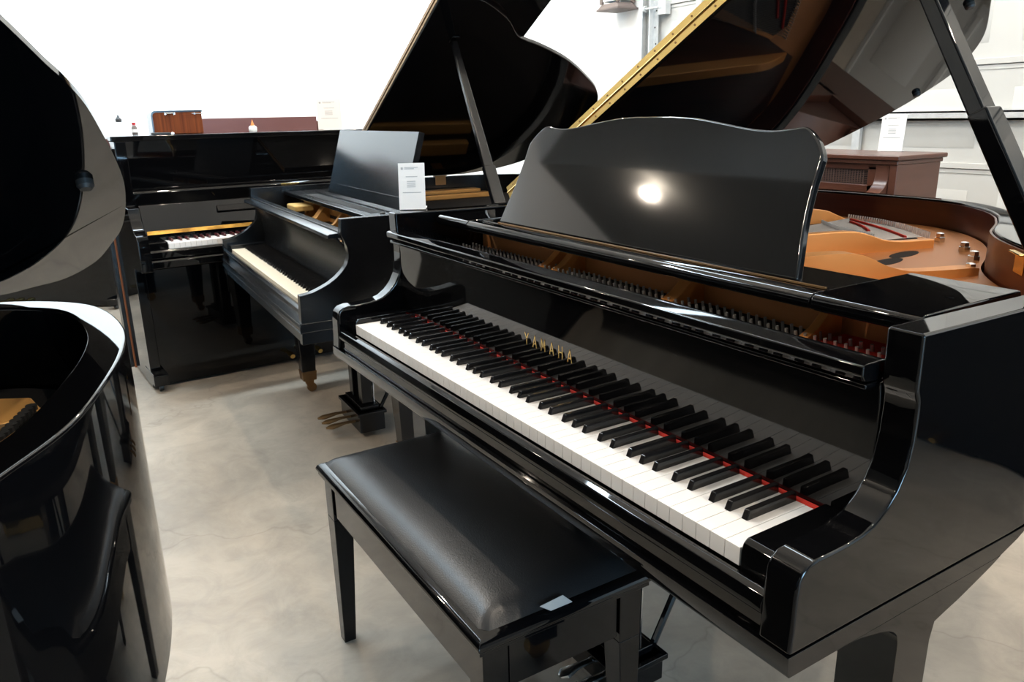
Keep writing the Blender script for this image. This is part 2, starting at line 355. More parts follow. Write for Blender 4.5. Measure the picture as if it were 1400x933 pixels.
blade(((.18, .41), (.30, 1.45)), smooth([(0, .945), (.75, .947), (.86, .948), (.92, .940), (.96, .925), (1, .91)], 3), .03, 'plate_rib')
q = MB(); q.prism([(.715, 1.19), (.66, 1.02), (.58, .80), (.47, .80), (.36, 1.33), (.40, 1.375), (.50, 1.365), (.62, 1.29)], 'z', .90, .9195); q.build('hitch_platform', 'copper', main, bevel=.003)
st = MB()
q = MB(); q.prism([(.70, 1.18), (.655, 1.02), (.60, .86), (.50, .86), (.372, 1.33), (.405, 1.368), (.50, 1.358), (.615, 1.285)], 'z', .9196, .9205); q.build('soundboard', 'felt', main)
for i in range(60):
    f = i/59; a = Vector((.47+.11*f, .62+.18*f, .9235)); b = Vector((.375+.315*f, 1.365-.155*f+.03*math.sin(PI*f), .9235))
    st.tube([a, b], .0010, 4, False)
st = st.build('strings', 'strings', main)
MB().prism([(-.045, .41), (.80, .41), (.83, .56), (.74, .80), (.58, .80), (.345, 1.36), (.30, 1.49), (.12, 1.50), (.02, 1.44), (-.04, 1.30)], 'z', .9032, .9045).build('string_bed', 'bass', main)
MB().prism([(.74, .52), (.80, .52), (.815, .62), (.805, .74), (.78, .78)], 'z', .9047, .9056).build('plate_slot', 'felt', main)
hp = MB(); rp = MB()
for i in range(40):
    f = i/39; b = Vector((.372+.328*f, 1.372-.150*f+.03*math.sin(PI*f), .918)); hp.tube([b, b+Vector((0, .002, .017))], .0022, 5)
    c = Vector((.385+.235*f, 1.235-.115*f-.02*math.sin(PI*f), .918)); hp.tube([c, c+Vector((0, .002, .014))], .002, 5)
o = hp.build('hitch_pins', 'pinbright', main); o['kind'] = 'stuff'
for (a, b, c) in (((.40, 1.345), (.56, 1.25), (.675, 1.165)), ((.43, 1.30), (.50, 1.25), (.56, 1.19))):
    rp.tube(smooth([(*a, .9245), (*b, .9245), (*c, .9245)], 6), .0045, 6)
rp.build('stringing_felt', 'red', main)
for x, y in ((.77, .95), (.74, 1.06)):
    pts = [(x+.020*math.cos(2*PI*k/20)-.12*(.060*math.sin(2*PI*k/20)), y+.060*math.sin(2*PI*k/20)) for k in range(20)]
    MB().prism(pts, 'z', .9025, .9038).build('plate_hole', 'felt', main)
for x, y in ((.69, 1.29), (.80, 1.20), (.875, 1.10), (.945, .955), (.665, 1.04)):
    d = MB(); d.lathe([(.013, 0), (.013, .012), (.010, .013), (.010, .022), (.004, .024)], (x, y, .9025), 6); d.build('plate_bolt', 'steel', main)
pins = MB()
for i in range(74):
    x = -.02+i*.0172
    for r in range(2):
        pins.tube([(x+.006*r, .322+.026*r, .890), (x+.006*r, .318+.026*r, .909)], .0026, 6)
o = pins.build('tuning_pins', 'pinsteel', main); o['kind'] = 'stuff'
MB().box(1.06, 1.268, .300, .394, .8902, .8985).build('pin_felt', 'red', main)
# music desk frame and desk
beam = [(.250, .974), (.252, .967), (.260, .965), (.30, .965), (.30, .985), (.275, .989), (.260, .988), (.252, .982)]
MB().prism(beam, 'x', .124, 1.098).build('desk_beam', 'lacquer', main, bevel=.002)
for a, b in ((1.0985, 1.2555), (-.0335, .1235)):
    MB().prism([(.250, .972), (.252, .966), (.262, .963), (.485, .975), (.489, .982), (.485, .989), (.262, .989), (.253, .984)], 'x', a, b).build('side_panel', 'lacquer', main, bevel=.003)
MB().box(.126, 1.096, .296, .412, .976, .987).build('desk_shelf', 'lacquer', main, bevel=.002)
hz = MB(); hz.box(.20, 1.09, .2935, .2985, .987, .9895)
part_label(hz.build('desk_hinge', 'oldbrass', main), 'thin brass hinge under music desk')
half = [(.4225, 0), (.415, .035), (.404, .085), (.398, .135), (.3965, .176), (.395, .190), (.384, .207), (.372, .219), (.357, .230), (.345, .2335), (.325, .231), (.285, .228), (.24, .231), (.18, .240), (.11, .2495), (.05, .253)]
top = smooth([half[i] for i in range(0, 5)], 4)[:-1] + smooth(half[4:], 4)
poly = [(x, z) for x, z in top] + [(-x, z) for x, z in top[::-1]]
d = MB(); d.prism(poly, 'y', 0, .016)
desk = d.build('music_desk', 'desk', main, bevel=.004, seg=3); desk.location = (.611, .304, .9885); desk.rotation_euler = (-math.radians(22), 0, 0)
# lid, opened on the spine side, the front flap folded back over it
ANG = math.radians(28.47); UL = 1.432
hin = (XL, 0, 1.001)
lid_pts = [(0.0, .514), (UL, .514), (UL, .62), (1.415, .73), (1.35, .83), (1.25, .915), (1.15, 1.005), (1.08, 1.09), (1.02, 1.18), (.956, 1.278), (.857, 1.438), (.79, 1.52), (.718, 1.582), (.647, 1.625), (.549, 1.645), (.47, 1.648), (.399, 1.640), (.262, 1.610), (.15, 1.555), (.07, 1.47), (.02, 1.37), (.0, 1.26)]
lp = lid_pts[:2] + smooth(lid_pts[2:], 4)
lid = lid_board(main, hin, ANG, lp, .020, 'lid')
f = MB(); f.prism([(0, .514), (UL, .514), (UL, .87), (0, .87)], 'z', .0215, .0405); child_on(lid, f, 'lid_flap', 'lacquer', .004)
f = MB(); f.box(.005, UL-.02, .5118, .5140, .0045, .0185); f.box(.005, UL-.02, .5118, .5140, .0235, .0375)
f.tube([(.005, .5115, .021), (UL-.02, .5115, .021)], .0028, 8)
part_label(child_on(lid, f, 'piano_hinge', 'brass'), 'long brass hinge along the folded front edge')
f = MB()
for k in range(24):
    for zz in (.0115, .0305): f.tube([(.04+k*.058, .5119, zz), (.04+k*.058, .5108, zz)], .0022, 6)
child_on(lid, f, 'hinge_screws', 'oldbrass')
for (u, y) in ((.935, 1.22), (.56, 1.60)):
    f = MB(); f.lathe([(.011, 0), (.011, -.007), (.008, -.011)], (u, y, 0), 14); child_on(lid, f, 'rubber_bumper', 'rubber')
# prop stick: foot on the right rim, tip under the lid
def stick(root, A, B, w0, w1, th, m, name='lid_prop', cup=None):
    A, B = Vector(A), Vector(B); t = (B-A).normalized(); e = Vector((0, 1, 0)); n = t.cross(e).normalized()
    q = MB()
    def ring(c, w, h): return [tuple(c+e*w/2+n*h/2), tuple(c-e*w/2+n*h/2), tuple(c-e*w/2-n*h/2), tuple(c+e*w/2-n*h/2)]
    q.hexa(ring(A, w0, th), ring(B, w1, th*.8)); o = q.build(name, m, root, bevel=.004)
    if cup:
        q = MB(); q.hexa(ring(A-n*th*.1+e*.001, w0*1.10, th*1.12), ring(A+t*cup-n*th*.1, w0*1.06, th*1.10)); q.build('prop_socket', m, root, bevel=.004)
    return o
stick(main, (1.288, .507, .997), (.958, .507, 1.565), .040, .030, .026, 'lacquer', cup=.26)
# brass lid latch on the inner rim
q = MB(); q.box(-.022, .022, -.004, 0, -.030, .006); q.box(-.034, .020, -.012, 0, .004, .008)
part_label(q.build('lid_latch', 'brass', main, bevel=.002, loc=(1.092, .832, .972), rot=(0, 0, math.radians(-47))), 'brass catch inside the rim')
# legs, lyre
def wedge_leg(root, side, m):      # front legs flush with the case side, with a curved bracket towards the tail
    x1 = XRt if side > 0 else XL; x0 = x1-.0775*side
    o = smooth([(.055, .6438), (.09, .643), (.118, .638), (.15, .630), (.172, .617), (.179, .60)], 3) + [(.182, .06), (.246, .06), (.252, .575)] + smooth([(.258, .600), (.285, .607), (.31, .613), (.36, .628), (.385, .636), (.405, .6438)], 3)
    a, b = min(x0, x1), max(x0, x1)
    return MB().prism(o, 'x', a, b).build('leg', m, root, bevel=.003)
def caster(root, x, y, m='brass', r=.03):
    q = MB(); q.tube([(x-.012, y, r), (x+.012, y, r)], r, 16); q.lathe([(.012, 0), (.012, .02)], (x, y, r*1.6), 10); q.box(x-.018, x+.018, y-.016, y+.016, r*1.9, r*2.1)
    return q.build('caster', m, root)
for s in (1, -1):
    wedge_leg(main, s, 'lacquer'); caster(main, (XRt-.04) if s > 0 else XL+.04, .214)
q = MB(); q.hexa([(.30, 1.16, .06), (.37, 1.16, .06), (.37, 1.23, .06), (.30, 1.23, .06)], [(.28, 1.14, .672), (.39, 1.14, .672), (.39, 1.25, .672), (.28, 1.25, .672)]); q.build('leg', 'lacquer', main, bevel=.004); caster(main, .335, 1.195)
MB().prism([(1.27, .47), (1.30, .60), (1.10, .84), (.93, 1.05), (.80, 1.33), (.60, 1.50), (.20, 1.53), (-.04, 1.30), (-.055, .47)], 'z', .674, .70).build('bottom_frame', 'satin', main)
def lyre(root, x, y0, y1, w, ztop, m, pm, zb=.035, h=.075, plen=.10):
    L_ = MB(); L_.box(x-w/2, x+w/2, y0, y1, zb, zb+h); L_.box(x-w/2-.008, x+w/2+.008, y0-.008, y1+.008, zb+h-.014, zb+h); L_.box(x-w*.42, x+w*.42, y0+.015, y1-.015, zb+h, zb+h+.018)
    o = L_.build('lyre_box', m, root, bevel=.003)
    for s in (-1, 1):
        q = MB(); q.box(x+s*w*.24-.022, x+s*w*.24+.022, (y0+y1)/2-.022, (y0+y1)/2+.022, zb+h+.018, ztop); q.build('lyre_post', m, root, bevel=.003)
    for k in (-1, 0, 1):
        q = MB(); px = x+k*w*.24
        q.tube([(px, y0+.01, zb+h*.38), (px, y0-plen*.35, zb+h*.42), (px, y0-plen*.8, zb+h*.30), (px, y0-plen, zb+h*.28)], [.008, .010, .017, .006], 10)
        for v in q.bm.verts: v.co.z = zb+h*.38+(v.co.z-(zb+h*.38))*.55
        q.build('pedal', pm, root)
        q = MB(); q.tube([(px, y1-.02, zb+h), (px, y1-.01, ztop)], .004, 6); q.build('pedal_rod', 'steel', root)
    for s in (-1, 1):
        q = MB(); q.tube([(x+s*w*.35, y1-.01, zb+h*.8), (x+s*w*.45, y1+.26, ztop)], .008, 8); q.build('lyre_brace', m, root)
lyre(main, .611, .25, .376, .215, .645, 'lacquer', 'steel', .035, .067, .075)
# ------------------------------------------------------------------ second (satin) grand piano
P2 = thing('grand_piano', 'satin black grand piano with yellowed keys and plain square music desk, in the middle', 'piano', (-1.757, .096, 0), -.049)
p2L, p2R, t2, zk2, zr2 = -.077, 1.280, .030, .688, .943
arm2 = [(.118, zr2), (.113, .897), (.121, .879), (.130, .856), (.1325, .838), (.131, .822), (.124, .803), (.110, .786), (.090, .768), (.065, .752), (.040, .741), (.016, .732), (-.004, .728), (-.026, .7255), (-.029, .64), (-.032, .573)]
tail2 = [(1.280, .118), (1.280, .45), (1.268, .62), (1.225, .76), (1.165, .86), (1.105, .945), (1.055, 1.03), (.985, 1.16), (.905, 1.29), (.82, 1.40), (.72, 1.50), (.62, 1.56), (.51, 1.59), (.40, 1.59), (.28, 1.565), (.16, 1.51), (.05, 1.42), (-.03, 1.30), (-.066, 1.18), (p2L, 1.05), (p2L, .60), (p2L, .118)]
out2 = smooth(tail2, 4); in2 = offset(out2, -t2-.012)
k0, k1 = 3, len(out2)-4
MB().wall(out2[k0:k1], in2[k0:k1], .645, zr2).build('case', 'satin', P2, bevel=.002)
for x0, x1, ys in ((p2R-t2, p2R, out2[k0][1]), (p2L, p2L+t2, out2[k1-1][1])):
    MB().prism(arm2 + [(ys, .573), (ys, zr2)], 'x', x0, x1).build('arm', 'satin', P2, bevel=.0015)
MB().prism([(-.030, .636), (-.034, .628), (-.034, .612), (-.028, .606), (-.028, .575), (.50, .575), (.50, .636)], 'x', p2L+.002, p2R-.002).build('keybed', 'satin', P2, bevel=.002)
for zz in (.638, .611):
    MB().box(p2L-.004, p2R+.004, -.036, .45, zz-.002, zz+.002).build('moulding', 'satin', P2, bevel=.001)
MB().prism([(-.004, .678), (-.014, .681), (-.024, .676), (-.024, .664), (-.018, .660), (-.018, .637), (-.004, .637)], 'x', p2L+t2, p2R-t2).build('key_slip', 'satin', P2, bevel=.0015)
for a, b in ((p2L+t2, -.002), (1.2045, p2R-t2)):
    MB().box(a, b, -.004, .15, .64, .705).build('key_block', 'satin', P2, bevel=.002)
keyboard(P2, 52, .02312, zk2, 0, .148, 'ivory', 'black_key', ysb=.050, hfront=.020)
MB().prism(smooth([(.150, .690), (.155, .74), (.150, .80), (.132, .85), (.108, .878)], 3) + [(.112, .882), (.160, .82), (.168, .69)], 'x', p2L+t2, p2R-t2).build('fallboard', 'satin', P2)
MB().prism([(.082, .893), (.082, .882), (.155, .882), (.155, .897), (.150, .899), (.088, .896)], 'x', p2L+t2, p2R-t2).build('fallboard_rail', 'satin', P2, bevel=.002)
MB().box(p2L+t2, p2R-t2, .119, .1215, .896, .9005).build('rail_groove', 'rubber', P2)
q = MB(); q.box(p2L+t2, p2R-t2, .17, .36, .80, .82); q.build('pin_block', 'felt', P2)
q = MB(); i3 = offset(out2, -t2-.02)
q.prism([(1.225, .34)] + [p for p in i3 if p[1] > .35] + [(-.03, .34)], 'z', .838, .852); q.build('soundboard', 'felt', P2)
q = MB(); q.box(-.02, 1.22, .34, .352, .80, .885)
q.build('plate', 'gold', P2)
for x, w_ in ((.22, .03), (.36, .05), (.62, .02), (.93, .02)):
    MB().prism([(.20, .822), (.25, .828), (.285, .845), (.305, .868), (.32, .885), (.345, .89), (.345, .822)], 'x', x-w_/2, x+w_/2).build('plate_strut', 'gold', P2, bevel=.004)
MB().box(.16, .30, .22, .30, .862, .886).build('folded_cloth', mat('tan_felt', (.45, .30, .10), .9), P2, bevel=.006)
for x0, x1, a, b, h in ((.0, .05, .62, 1.20, .885), (.12, .16, .62, 1.20, .876)):
    MB().box(x0, x1+.02, a, b, .8525, h).build('plate_rib', 'gold', P2, bevel=.004)
# folding music desk on a slotted shelf
MB().box(p2L+t2+.005, p2R-t2-.005, .262, .52, .905, .921).build('desk_shelf', 'satin', P2, bevel=.002)
q = MB()
for k in range(46): q.box(.20+k*.018, .208+k*.018, .30, .345, .9205, .9222)
q.build('shelf_slots', 'rubber', P2)
MB().box(.12, 1.10, .362, .366, .9205, .9245).build('shelf_ledge', 'satin', P2)
MB().lathe([(.009, 0), (.010, .006), (.006, .009)], (1.085, .318, .921), 12).build('desk_knob', 'rubber', P2)
d = MB(); d.box(-.445, .445, 0, .022, 0, .272); d.box(-.445, .445, -.0012, 0, .041, .043)
d = d.build('music_desk', 'satin', P2, bevel=.002); d.location = (.585, .412, .921); d.rotation_euler = (-math.radians(16), 0, 0)
d['label'] = 'plain rectangular music desk'
A2 = math.radians(27.6); U2 = 1.415
l2 = [(0, .533), (U2, .533), (U2, .60), (1.375, .70), (1.32, .785), (1.273, .841), (1.202, .903), (1.172, .952), (1.138, 1.035), (1.068, 1.172), (.992, 1.286), (.909, 1.391), (.862, 1.447), (.819, 1.489), (.756, 1.537), (.69, 1.567), (.587, 1.592), (.501, 1.603), (.36, 1.59), (.22, 1.54), (.11, 1.45), (.04, 1.33), (0, 1.18)]
lid2 = lid_board(P2, (p2L, 0, zr2+.002), A2, l2[:2]+smooth(l2[2:], 4), .018, 'lid_muted')
f = MB(); f.prism([(0, .533), (U2, .533), (U2, .952), (0, .952)], 'z', .0195, .0365); child_on(lid2, f, 'lid_flap', 'lid_muted', .003)
f = MB(); f.box(.005, U2-.02, .531, .533, .006, .0165); f.box(.005, U2-.02, .531, .533, .021, .0325); f.tube([(.005, .5308, .0187), (U2-.02, .5308, .0187)], .0025)
part_label(child_on(lid2, f, 'piano_hinge', 'oldbrass'), 'dull brass hinge along the folded front edge')
f = MB(); f.box(1.15, 1.19, .65, .68, -.006, 0); child_on(lid2, f, 'prop_cup', 'lid_muted', .003)
stick(P2, (1.262, .662, zr2), (.962, .662, 1.478), .040, .022, .022, 'satin', cup=.14)
q = MB(); q.box(-.0008, .002, -.028, .028, -.040, .002); q.box(-.012, .004, -.035, .035, .002, .006)
part_label(q.build('lid_hinge', 'oldbrass', P2, loc=(p2L+t2+.014, 1.03, zr2)), 'brass lid hinge plate')
for x, y in ((.088, .255), (1.115, .345)):
    q = MB(); q.hexa([(x-.031, y-.031, .104), (x+.031, y-.031, .104), (x+.031, y+.031, .104), (x-.031, y+.031, .104)], [(x-.052, y-.052, .575), (x+.052, y-.052, .575), (x+.052, y+.052, .575), (x-.052, y+.052, .575)])
    o = q.build('leg', 'satin', P2, bevel=.003)
    q = MB(); q.hexa([(x-.031, y-.031, .062), (x+.031, y-.031, .062), (x+.031, y+.031, .062), (x-.031, y+.031, .062)], [(x-.034, y-.034, .108), (x+.034, y-.034, .108), (x+.034, y+.034, .108), (x-.034, y+.034, .108)])
    part_label(q.build('leg_ferrule', 'oldbrass', o, bevel=.002), 'brass ferrule')
    q = MB(); q.tube([(x-.010, y+.012, .022), (x+.010, y+.012, .022)], .022, 18); q.hexa([(x-.014, y-.004, .02), (x+.014, y-.004, .02), (x+.014, y+.018, .02), (x-.014, y+.018, .02)], [(x-.022, y-.022, .063), (x+.022, y-.022, .063), (x+.022, y+.022, .063), (x-.022, y+.022, .063)])
    part_label(q.build('caster', 'oldbrass', o, bevel=.002), 'brass caster')
q = MB(); q.hexa([(.34, 1.24, .06), (.41, 1.24, .06), (.41, 1.31, .06), (.34, 1.31, .06)], [(.32, 1.22, .646), (.43, 1.22, .646), (.43, 1.33, .646), (.32, 1.33, .646)]); q.build('leg', 'satin', P2, bevel=.003); caster(P2, .375, 1.275, 'oldbrass')
lyre(P2, .635, .282, .386, .25, .576, 'satin', 'oldbrass', .022, .085, .12)
# ------------------------------------------------------------------ third grand piano, seen from its tail at the left edge
P0 = thing('grand_piano', 'glossy black grand piano at the left edge, seen from its rounded tail', 'piano', (0, 0, 0))
z0 = .990
o0 = [(1.93, -2.35), (1.93, -1.95), (1.91, -1.75), (1.86, -1.55), (1.77, -1.37), (1.62, -1.18), (1.45, -.985), (1.28, -.80), (1.18, -.715), (1.12, -.676), (1.066, -.643), (1.016, -.621), (.949, -.600), (.871, -.579), (.806, -.566), (.749, -.559), (.693, -.558), (.627, -.564), (.571, -.577), (.532, -.597), (.50, -.626), (.477, -.655), (.458, -.692), (.445, -.75), (.440, -.85), (.440, -1.4), (.440, -2.35)]
o0 = smooth(o0, 4); i0 = offset(o0, -.042)
MB().wall(o0, i0, .615, z0).build('case', 'lacquer', P0, bevel=.004)
MB().prism(offset(o0, -.02), 'z', .62, .65).build('bottom_frame', 'satin', P0)
MB().prism([(.482, -2.3)] + [p for p in offset(o0, -.05)][::-1][6:-6] + [(1.88, -2.3)], 'z', .86, .875).build('soundboard', 'felt', P0)
q = MB(); q.prism([(.60, -2.0), (.62, -1.2), (.665, -.73), (.70, -.668), (.745, -.66), (.765, -.64), (.772, -.66), (.785, -.72), (.83, -1.2), (.90, -2.0)], 'z', .890, .915); q.build('plate', 'gold', P0, bevel=.004)
q = MB(); q.prism([(.853, -.705), (.868, -.69), (.878, -.69), (1.10, -1.0), (1.3, -1.5), (1.2, -1.5), (.99, -1.0)], 'z', .890, .915); q.build('plate_rim', 'gold', P0, bevel=.004)
s_ = MB()
for i in range(26):
    f = i/25; s_.tube([(.772+.09*f, -.672-.035*f, .912), (.80+.22*f, -1.9, .915)], .0014, 4, False)
s_.build('strings', 'oldbrass', P0)
for i in range(9):
    f = i/8; MB().lathe([(.004, 0), (.004, .022), (.006, .022), (.006, .028)], (.775+.085*f, -.668-.03*f, .90), 8).build('hitch_pin', 'rubber', P0)
MB().prism([(.44, -2.35), (1.93, -2.35), (1.93, -2.55), (.44, -2.55)], 'z', .60, z0-.02).build('keyboard_cover', 'lacquer', P0, bevel=.01)
A0 = math.radians(27)
l0 = [(1.56, -2.3), (1.56, -1.9), (1.53, -1.65), (1.45, -1.42), (1.30, -1.20), (1.10, -.98), (.94, -.815), (.80, -.70), (.74, -.66), (.671, -.628), (.642, -.615), (.61, -.601), (.587, -.590), (.544, -.574), (.478, -.558), (.432, -.548), (.371, -.538), (.304, -.534), (.227, -.536), (.169, -.547), (.100, -.566), (.039, -.604), (.013, -.647), (-.008, -.689), (-.015, -.76), (-.015, -.9), (-.015, -2.3)]
lid0 = lid_board(P0, (.45, 0, z0+.010), A0, smooth(l0, 4), .006, 'lacquer')
f = MB(); f.lathe([(.009, 0), (.009, -.006), (.006, -.010)], (.378, -.577, 0), 14); child_on(lid0, f, 'rubber_bumper', 'rubber')
q = MB(); q.box(.435, .452, -.80, -.74, z0-.03, z0+.012); q.build('lid_hinge', 'brass', P0)
stick(P0, (1.90, -1.75, z0), (1.62, -1.75, 1.53), .035, .025, .022, 'lacquer')
for x, y in ((.55, -2.3), (1.82, -2.3), (.76, -.85)):
    q = MB(); q.hexa([(x-.035, y-.035, .06), (x+.035, y-.035, .06), (x+.035, y+.035, .06), (x-.035, y+.035, .06)], [(x-.05, y-.05, .62), (x+.05, y-.05, .62), (x+.05, y+.05, .62), (x-.05, y+.05, .62)])
    q.build('leg', 'lacquer', P0, bevel=.004); caster(P0, x, y)
# ------------------------------------------------------------------ upright pianos
def upright(label, loc, rz, keys=True, back=True):
    U = thing('upright_piano', label, 'piano', loc, rz)
    xl, xr, tp = -.129, 1.351, .046
    zt = 1.176
    # side panels with the cheek that carries the keybed
    side = [(.172, .012), (.172, .59), (-.034, .60), (-.034, .742), (-.030, .757), (.015, .765), (.050, .790), (.075, .83), (.085, .868), (.172, .872), (.172, zt-.022), (.62, zt-.022), (.62, .012)]
    for a in (xl, xr-tp):
        MB().prism(side, 'x', a, a+tp).build('side_panel', 'lacquer', U, bevel=.003)
        q = MB(); q.prism([(.10, .035), (.10, .085), (.112, .092), (.30, .092), (.30, .035)], 'x', a-.002, a+.064); q.build('toe_block', 'lacquer', U, bevel=.003)
        q = MB(); q.tube([(a+.022, .145, .019), (a+.040, .145, .019)], .019, 14); q.box(a+.018, a+.044, .13, .16, .030, .036); q.build('caster', 'rubber', U)
    MB().box(xl+tp, xr-tp, .188, .206, .056, .60).build('lower_panel', 'lacquer', U, bevel=.002)
    MB().box(xl+tp, xr-tp, .195, .62, .012, .055).build('bottom_board', 'lacquer', U)
    MB().prism([(-.020, .606), (-.028, .612), (-.028, .640), (-.020, .648), (.17, .648), (.17, .604)], 'x', xl+tp, xr-tp).build('keybed', 'lacquer', U, bevel=.002)
    MB().prism([(-.016, .649), (-.024, .656), (-.024, .682), (-.016, .690), (-.004, .690), (-.004, .649)], 'x', xl+tp, xr-tp).build('key_slip', 'lacquer', U, bevel=.0015)
    for a, b in ((xl+tp, -.002), (1.2235, xr-tp)):
        MB().box(a, b, -.003, .12, .650, .722).build('key_block', 'lacquer', U, bevel=.003)
    if keys: keyboard(U, 52, .0235, .714, 0, .116, 'white_key', 'red_key', ysb=.05, hfront=.024)
    # raised fallboard leaning on the upper panel
    MB().prism([(.105, .745), (.118, .742), (.165, .868), (.160, .876), (.152, .872)], 'x', xl+tp+.010, xr-tp-.010).build('fallboard', 'lacquer', U, bevel=.002)
    MB().box(xl+tp, xr-tp, .112, .19, .700, .742).build('name_rail', 'lacquer', U, bevel=.002)
    part_label(MB().prism([(.1035, .7445), (.1075, .7430), (.1135, .7590), (.1095, .7605)], 'x', xl+tp+.02, xr-tp-.02).build('fallboard_hinge', 'hinge', U), 'long brass hinge')
    q = MB(); q.prism([(.118, .826), (.122, .822), (.146, .816), (.149, .820), (.142, .850), (.138, .850)], 'x', .26, .95); q.build('music_ledge', 'lacquer', U, bevel=.002)
    MB().prism([(.178, .872), (.178, .925), (.190, .940), (.205, .945), (.225, .945), (.225, .872)], 'x', xl+tp, xr-tp).build('panel_rail', 'lacquer', U, bevel=.003)
    part_label(MB().box(.59, .68, .176, .180, .918, .928).build('lock_plate', 'brass', U, bevel=.001), 'brass lock')
    MB().box(xl+tp, xr-tp, .218, .236, .940, zt-.022).build('upper_panel', 'lacquer', U, bevel=.002)
    MB().box(xl-.012, xr+.012, .172, .632, zt-.022, zt).build('top_lid', 'lacquer', U, bevel=.004)
    for k in (-1, 0, 1):
        q = MB(); q.tube([(.611+k*.075, .20, .062), (.611+k*.075, .14, .062), (.611+k*.075, .105, .056)], [.008, .014, .012], 10); q.build('pedal', 'brass', U)
    part_label(MB().box(xl-.004, xl+tp, .6205, .640, .0, zt-.05).build('back_edge', 'rawwood', U), 'orange raw wood edge')
    q = MB(); q.box(xl-.022, xr+.022, .6405, .72, .0, zt-.04); q.build('back_frame', 'satin', U)
    return U
UP = upright('tall glossy black upright piano with small things on top, left of the satin grand', (-1.941, -.133, 0), 1.62)
upright('dark upright piano far back, half hidden under the left lid', (-4.70, -1.43, 0), math.radians(57), keys=False).scale = (1, 1, .90)
upright('unseen black upright piano behind the left grand piano, added to darken reflections', (-2.75, -1.86, 0), 0.0, keys=False)  # added out of view as a dark reflection for the main fallboard
upright('unseen black upright piano beside the left grand piano keyboard, added to darken reflections', (-1.06, -2.05, 0), 0.0, keys=False)  # also added unseen, rest of the fallboard's dark reflection
upright('unseen black upright piano near the garage door, added to darken reflections', (1.75, 1.92, 0), 0.0, keys=False)  # added out of view so the main case side reflects black
upright('low unseen black upright piano behind the curved music desk, added to darken reflections', (-2.68, 2.10, 0), 0.0, keys=False).scale = (.9, .85, .70)  # added unseen so the tail of the satin grand's lid reflects dark
# brown upright far behind, only its raised top shows
BR = thing('upright_piano', 'reddish brown upright piano standing behind the tall black one', 'piano', (-3.30, .30, 0), PI/2)
MB().box(-.05, .74, .0, .03, .06, 1.248).build('front_panel', mat('faded_red_mahogany', (.17, .075, .07), .4, vary=((2, 30, 2), (.13, .052, .052), .3)), BR, bevel=.003)
MB().box(-.10, -.05, -.0, .5, 0, 1.22).build('side_panel', 'mahogany', BR, bevel=.003); MB().box(.74, .78, -.0, .5, 0, 1.22).build('side_panel', 'mahogany', BR, bevel=.003)
MB().box(-.05, .74, .031, .50, 1.20, 1.22).build('top_lid', 'mahogany', BR, bevel=.003); MB().box(-.05, .74, -.22, .0, .60, .72).build('keybed', 'mahogany', BR, bevel=.004)
# brown console piano by the garage door
CN = thing('console_piano', 'brown walnut console piano with woven cane panel in front of the garage door', 'piano', (.05, 2.10, 0))
xl = -1.42; zt = 1.046
MB().box(xl-.015, .015, -.02, .30, zt-.006, zt+.012).build('top_lid', 'walnut', CN, bevel=.005)
MB().box(xl-.004, .004, -.008, .29, zt-.022, zt-.0065).build('top_moulding', 'walnut', CN, bevel=.004)
for a in (xl, -.03):
    MB().box(a, a+.03, .0, .28, .02, zt-.022).build('side_panel', 'walnut', CN, bevel=.002)
fr = MB(); fr.box(xl+.03, -.03, .012, .030, zt-.045, zt-.0225); fr.box(xl+.03, -.03, .012, .030, .915, .945); fr.box(-.125, -.03, .012, .030, .915, zt-.03); fr.box(xl+.03, xl+.12, .012, .030, .915, zt-.03); fr.box(xl+.03, -.03, .03, .05, .62, .93)
fr.build('front_frame', 'walnut', CN, bevel=.003)
for a in (-.088, xl+.03): MB().prism(smooth([(.004, zt-.024), (.004, .99), (-.004, .955), (-.03, .93), (-.06, .918)], 3) + [(-.06, .905), (.012, .905), (.012, zt-.024)], 'x', a, a+.055).build('corner_bracket', 'walnut', CN, bevel=.002)
MB().box(xl+.12, -.125, .026, .029, .945, zt-.045).build('cane_backing', 'felt', CN)
cn = MB()
for i in range(96): x = xl+.13+i*.0120; cn.box(x, x+.0042, .021, .024, .945, zt-.045)
for i in range(9): z = .949+i*.0068; cn.box(xl+.12, -.125, .0205, .0235, z, z+.0027)
cn.build('cane_panel', 'cane', CN)
MB().box(xl, 0, -.26, .03, .62, .72).build('keybed', 'walnut', CN, bevel=.004); MB().prism([(-.25, .72), (-.25, .765), (-.20, .80), (.0, .905), (.012, .905), (.012, .72)], 'x', xl+.03, -.03).build('fallboard', 'walnut', CN, bevel=.003)
MB().box(xl+.03, -.03, .02, .035, .06, .62).build('lower_panel', 'walnut', CN); MB().box(xl+.02, -.02, .25, .28, .02, zt-.03).build('back_frame', 'walnut', CN)
for a in (xl+.02, -.06): MB().box(a, a+.04, -.24, -.20, 0, .62).build('leg', 'walnut', CN, bevel=.004)
# ------------------------------------------------------------------ piano bench
B = thing('piano_bench', 'black lacquered piano bench with padded black leather seat', 'bench')
bx0, bx1, by0, by1, bz = .127, .891, -.171, .176, .467
fr = [(.004, -.004), (.004, .003), (0, .008), (0, .012), (.003, .018), (.009, .0225), (.018, .0245)]
q = MB(); rings = []
for dx, dz in fr + [(.05, .024)]:
    rings.append([q.bm.verts.new(p) for p in ((bx0+dx, by0+dx, bz-.022+dz), (bx1-dx, by0+dx, bz-.022+dz), (bx1-dx, by1-dx, bz-.022+dz), (bx0+dx, by1-dx, bz-.022+dz))])
for a, b in zip(rings, rings[1:]):
    for k in range(4): q.bm.faces.new((a[k], a[(k+1) % 4], b[(k+1) % 4], b[k]))
q.bm.faces.new(rings[0][::-1]); q.bm.faces.new(rings[-1])
q.build('seat_frame', 'lacquer', B, bevel=.0015)
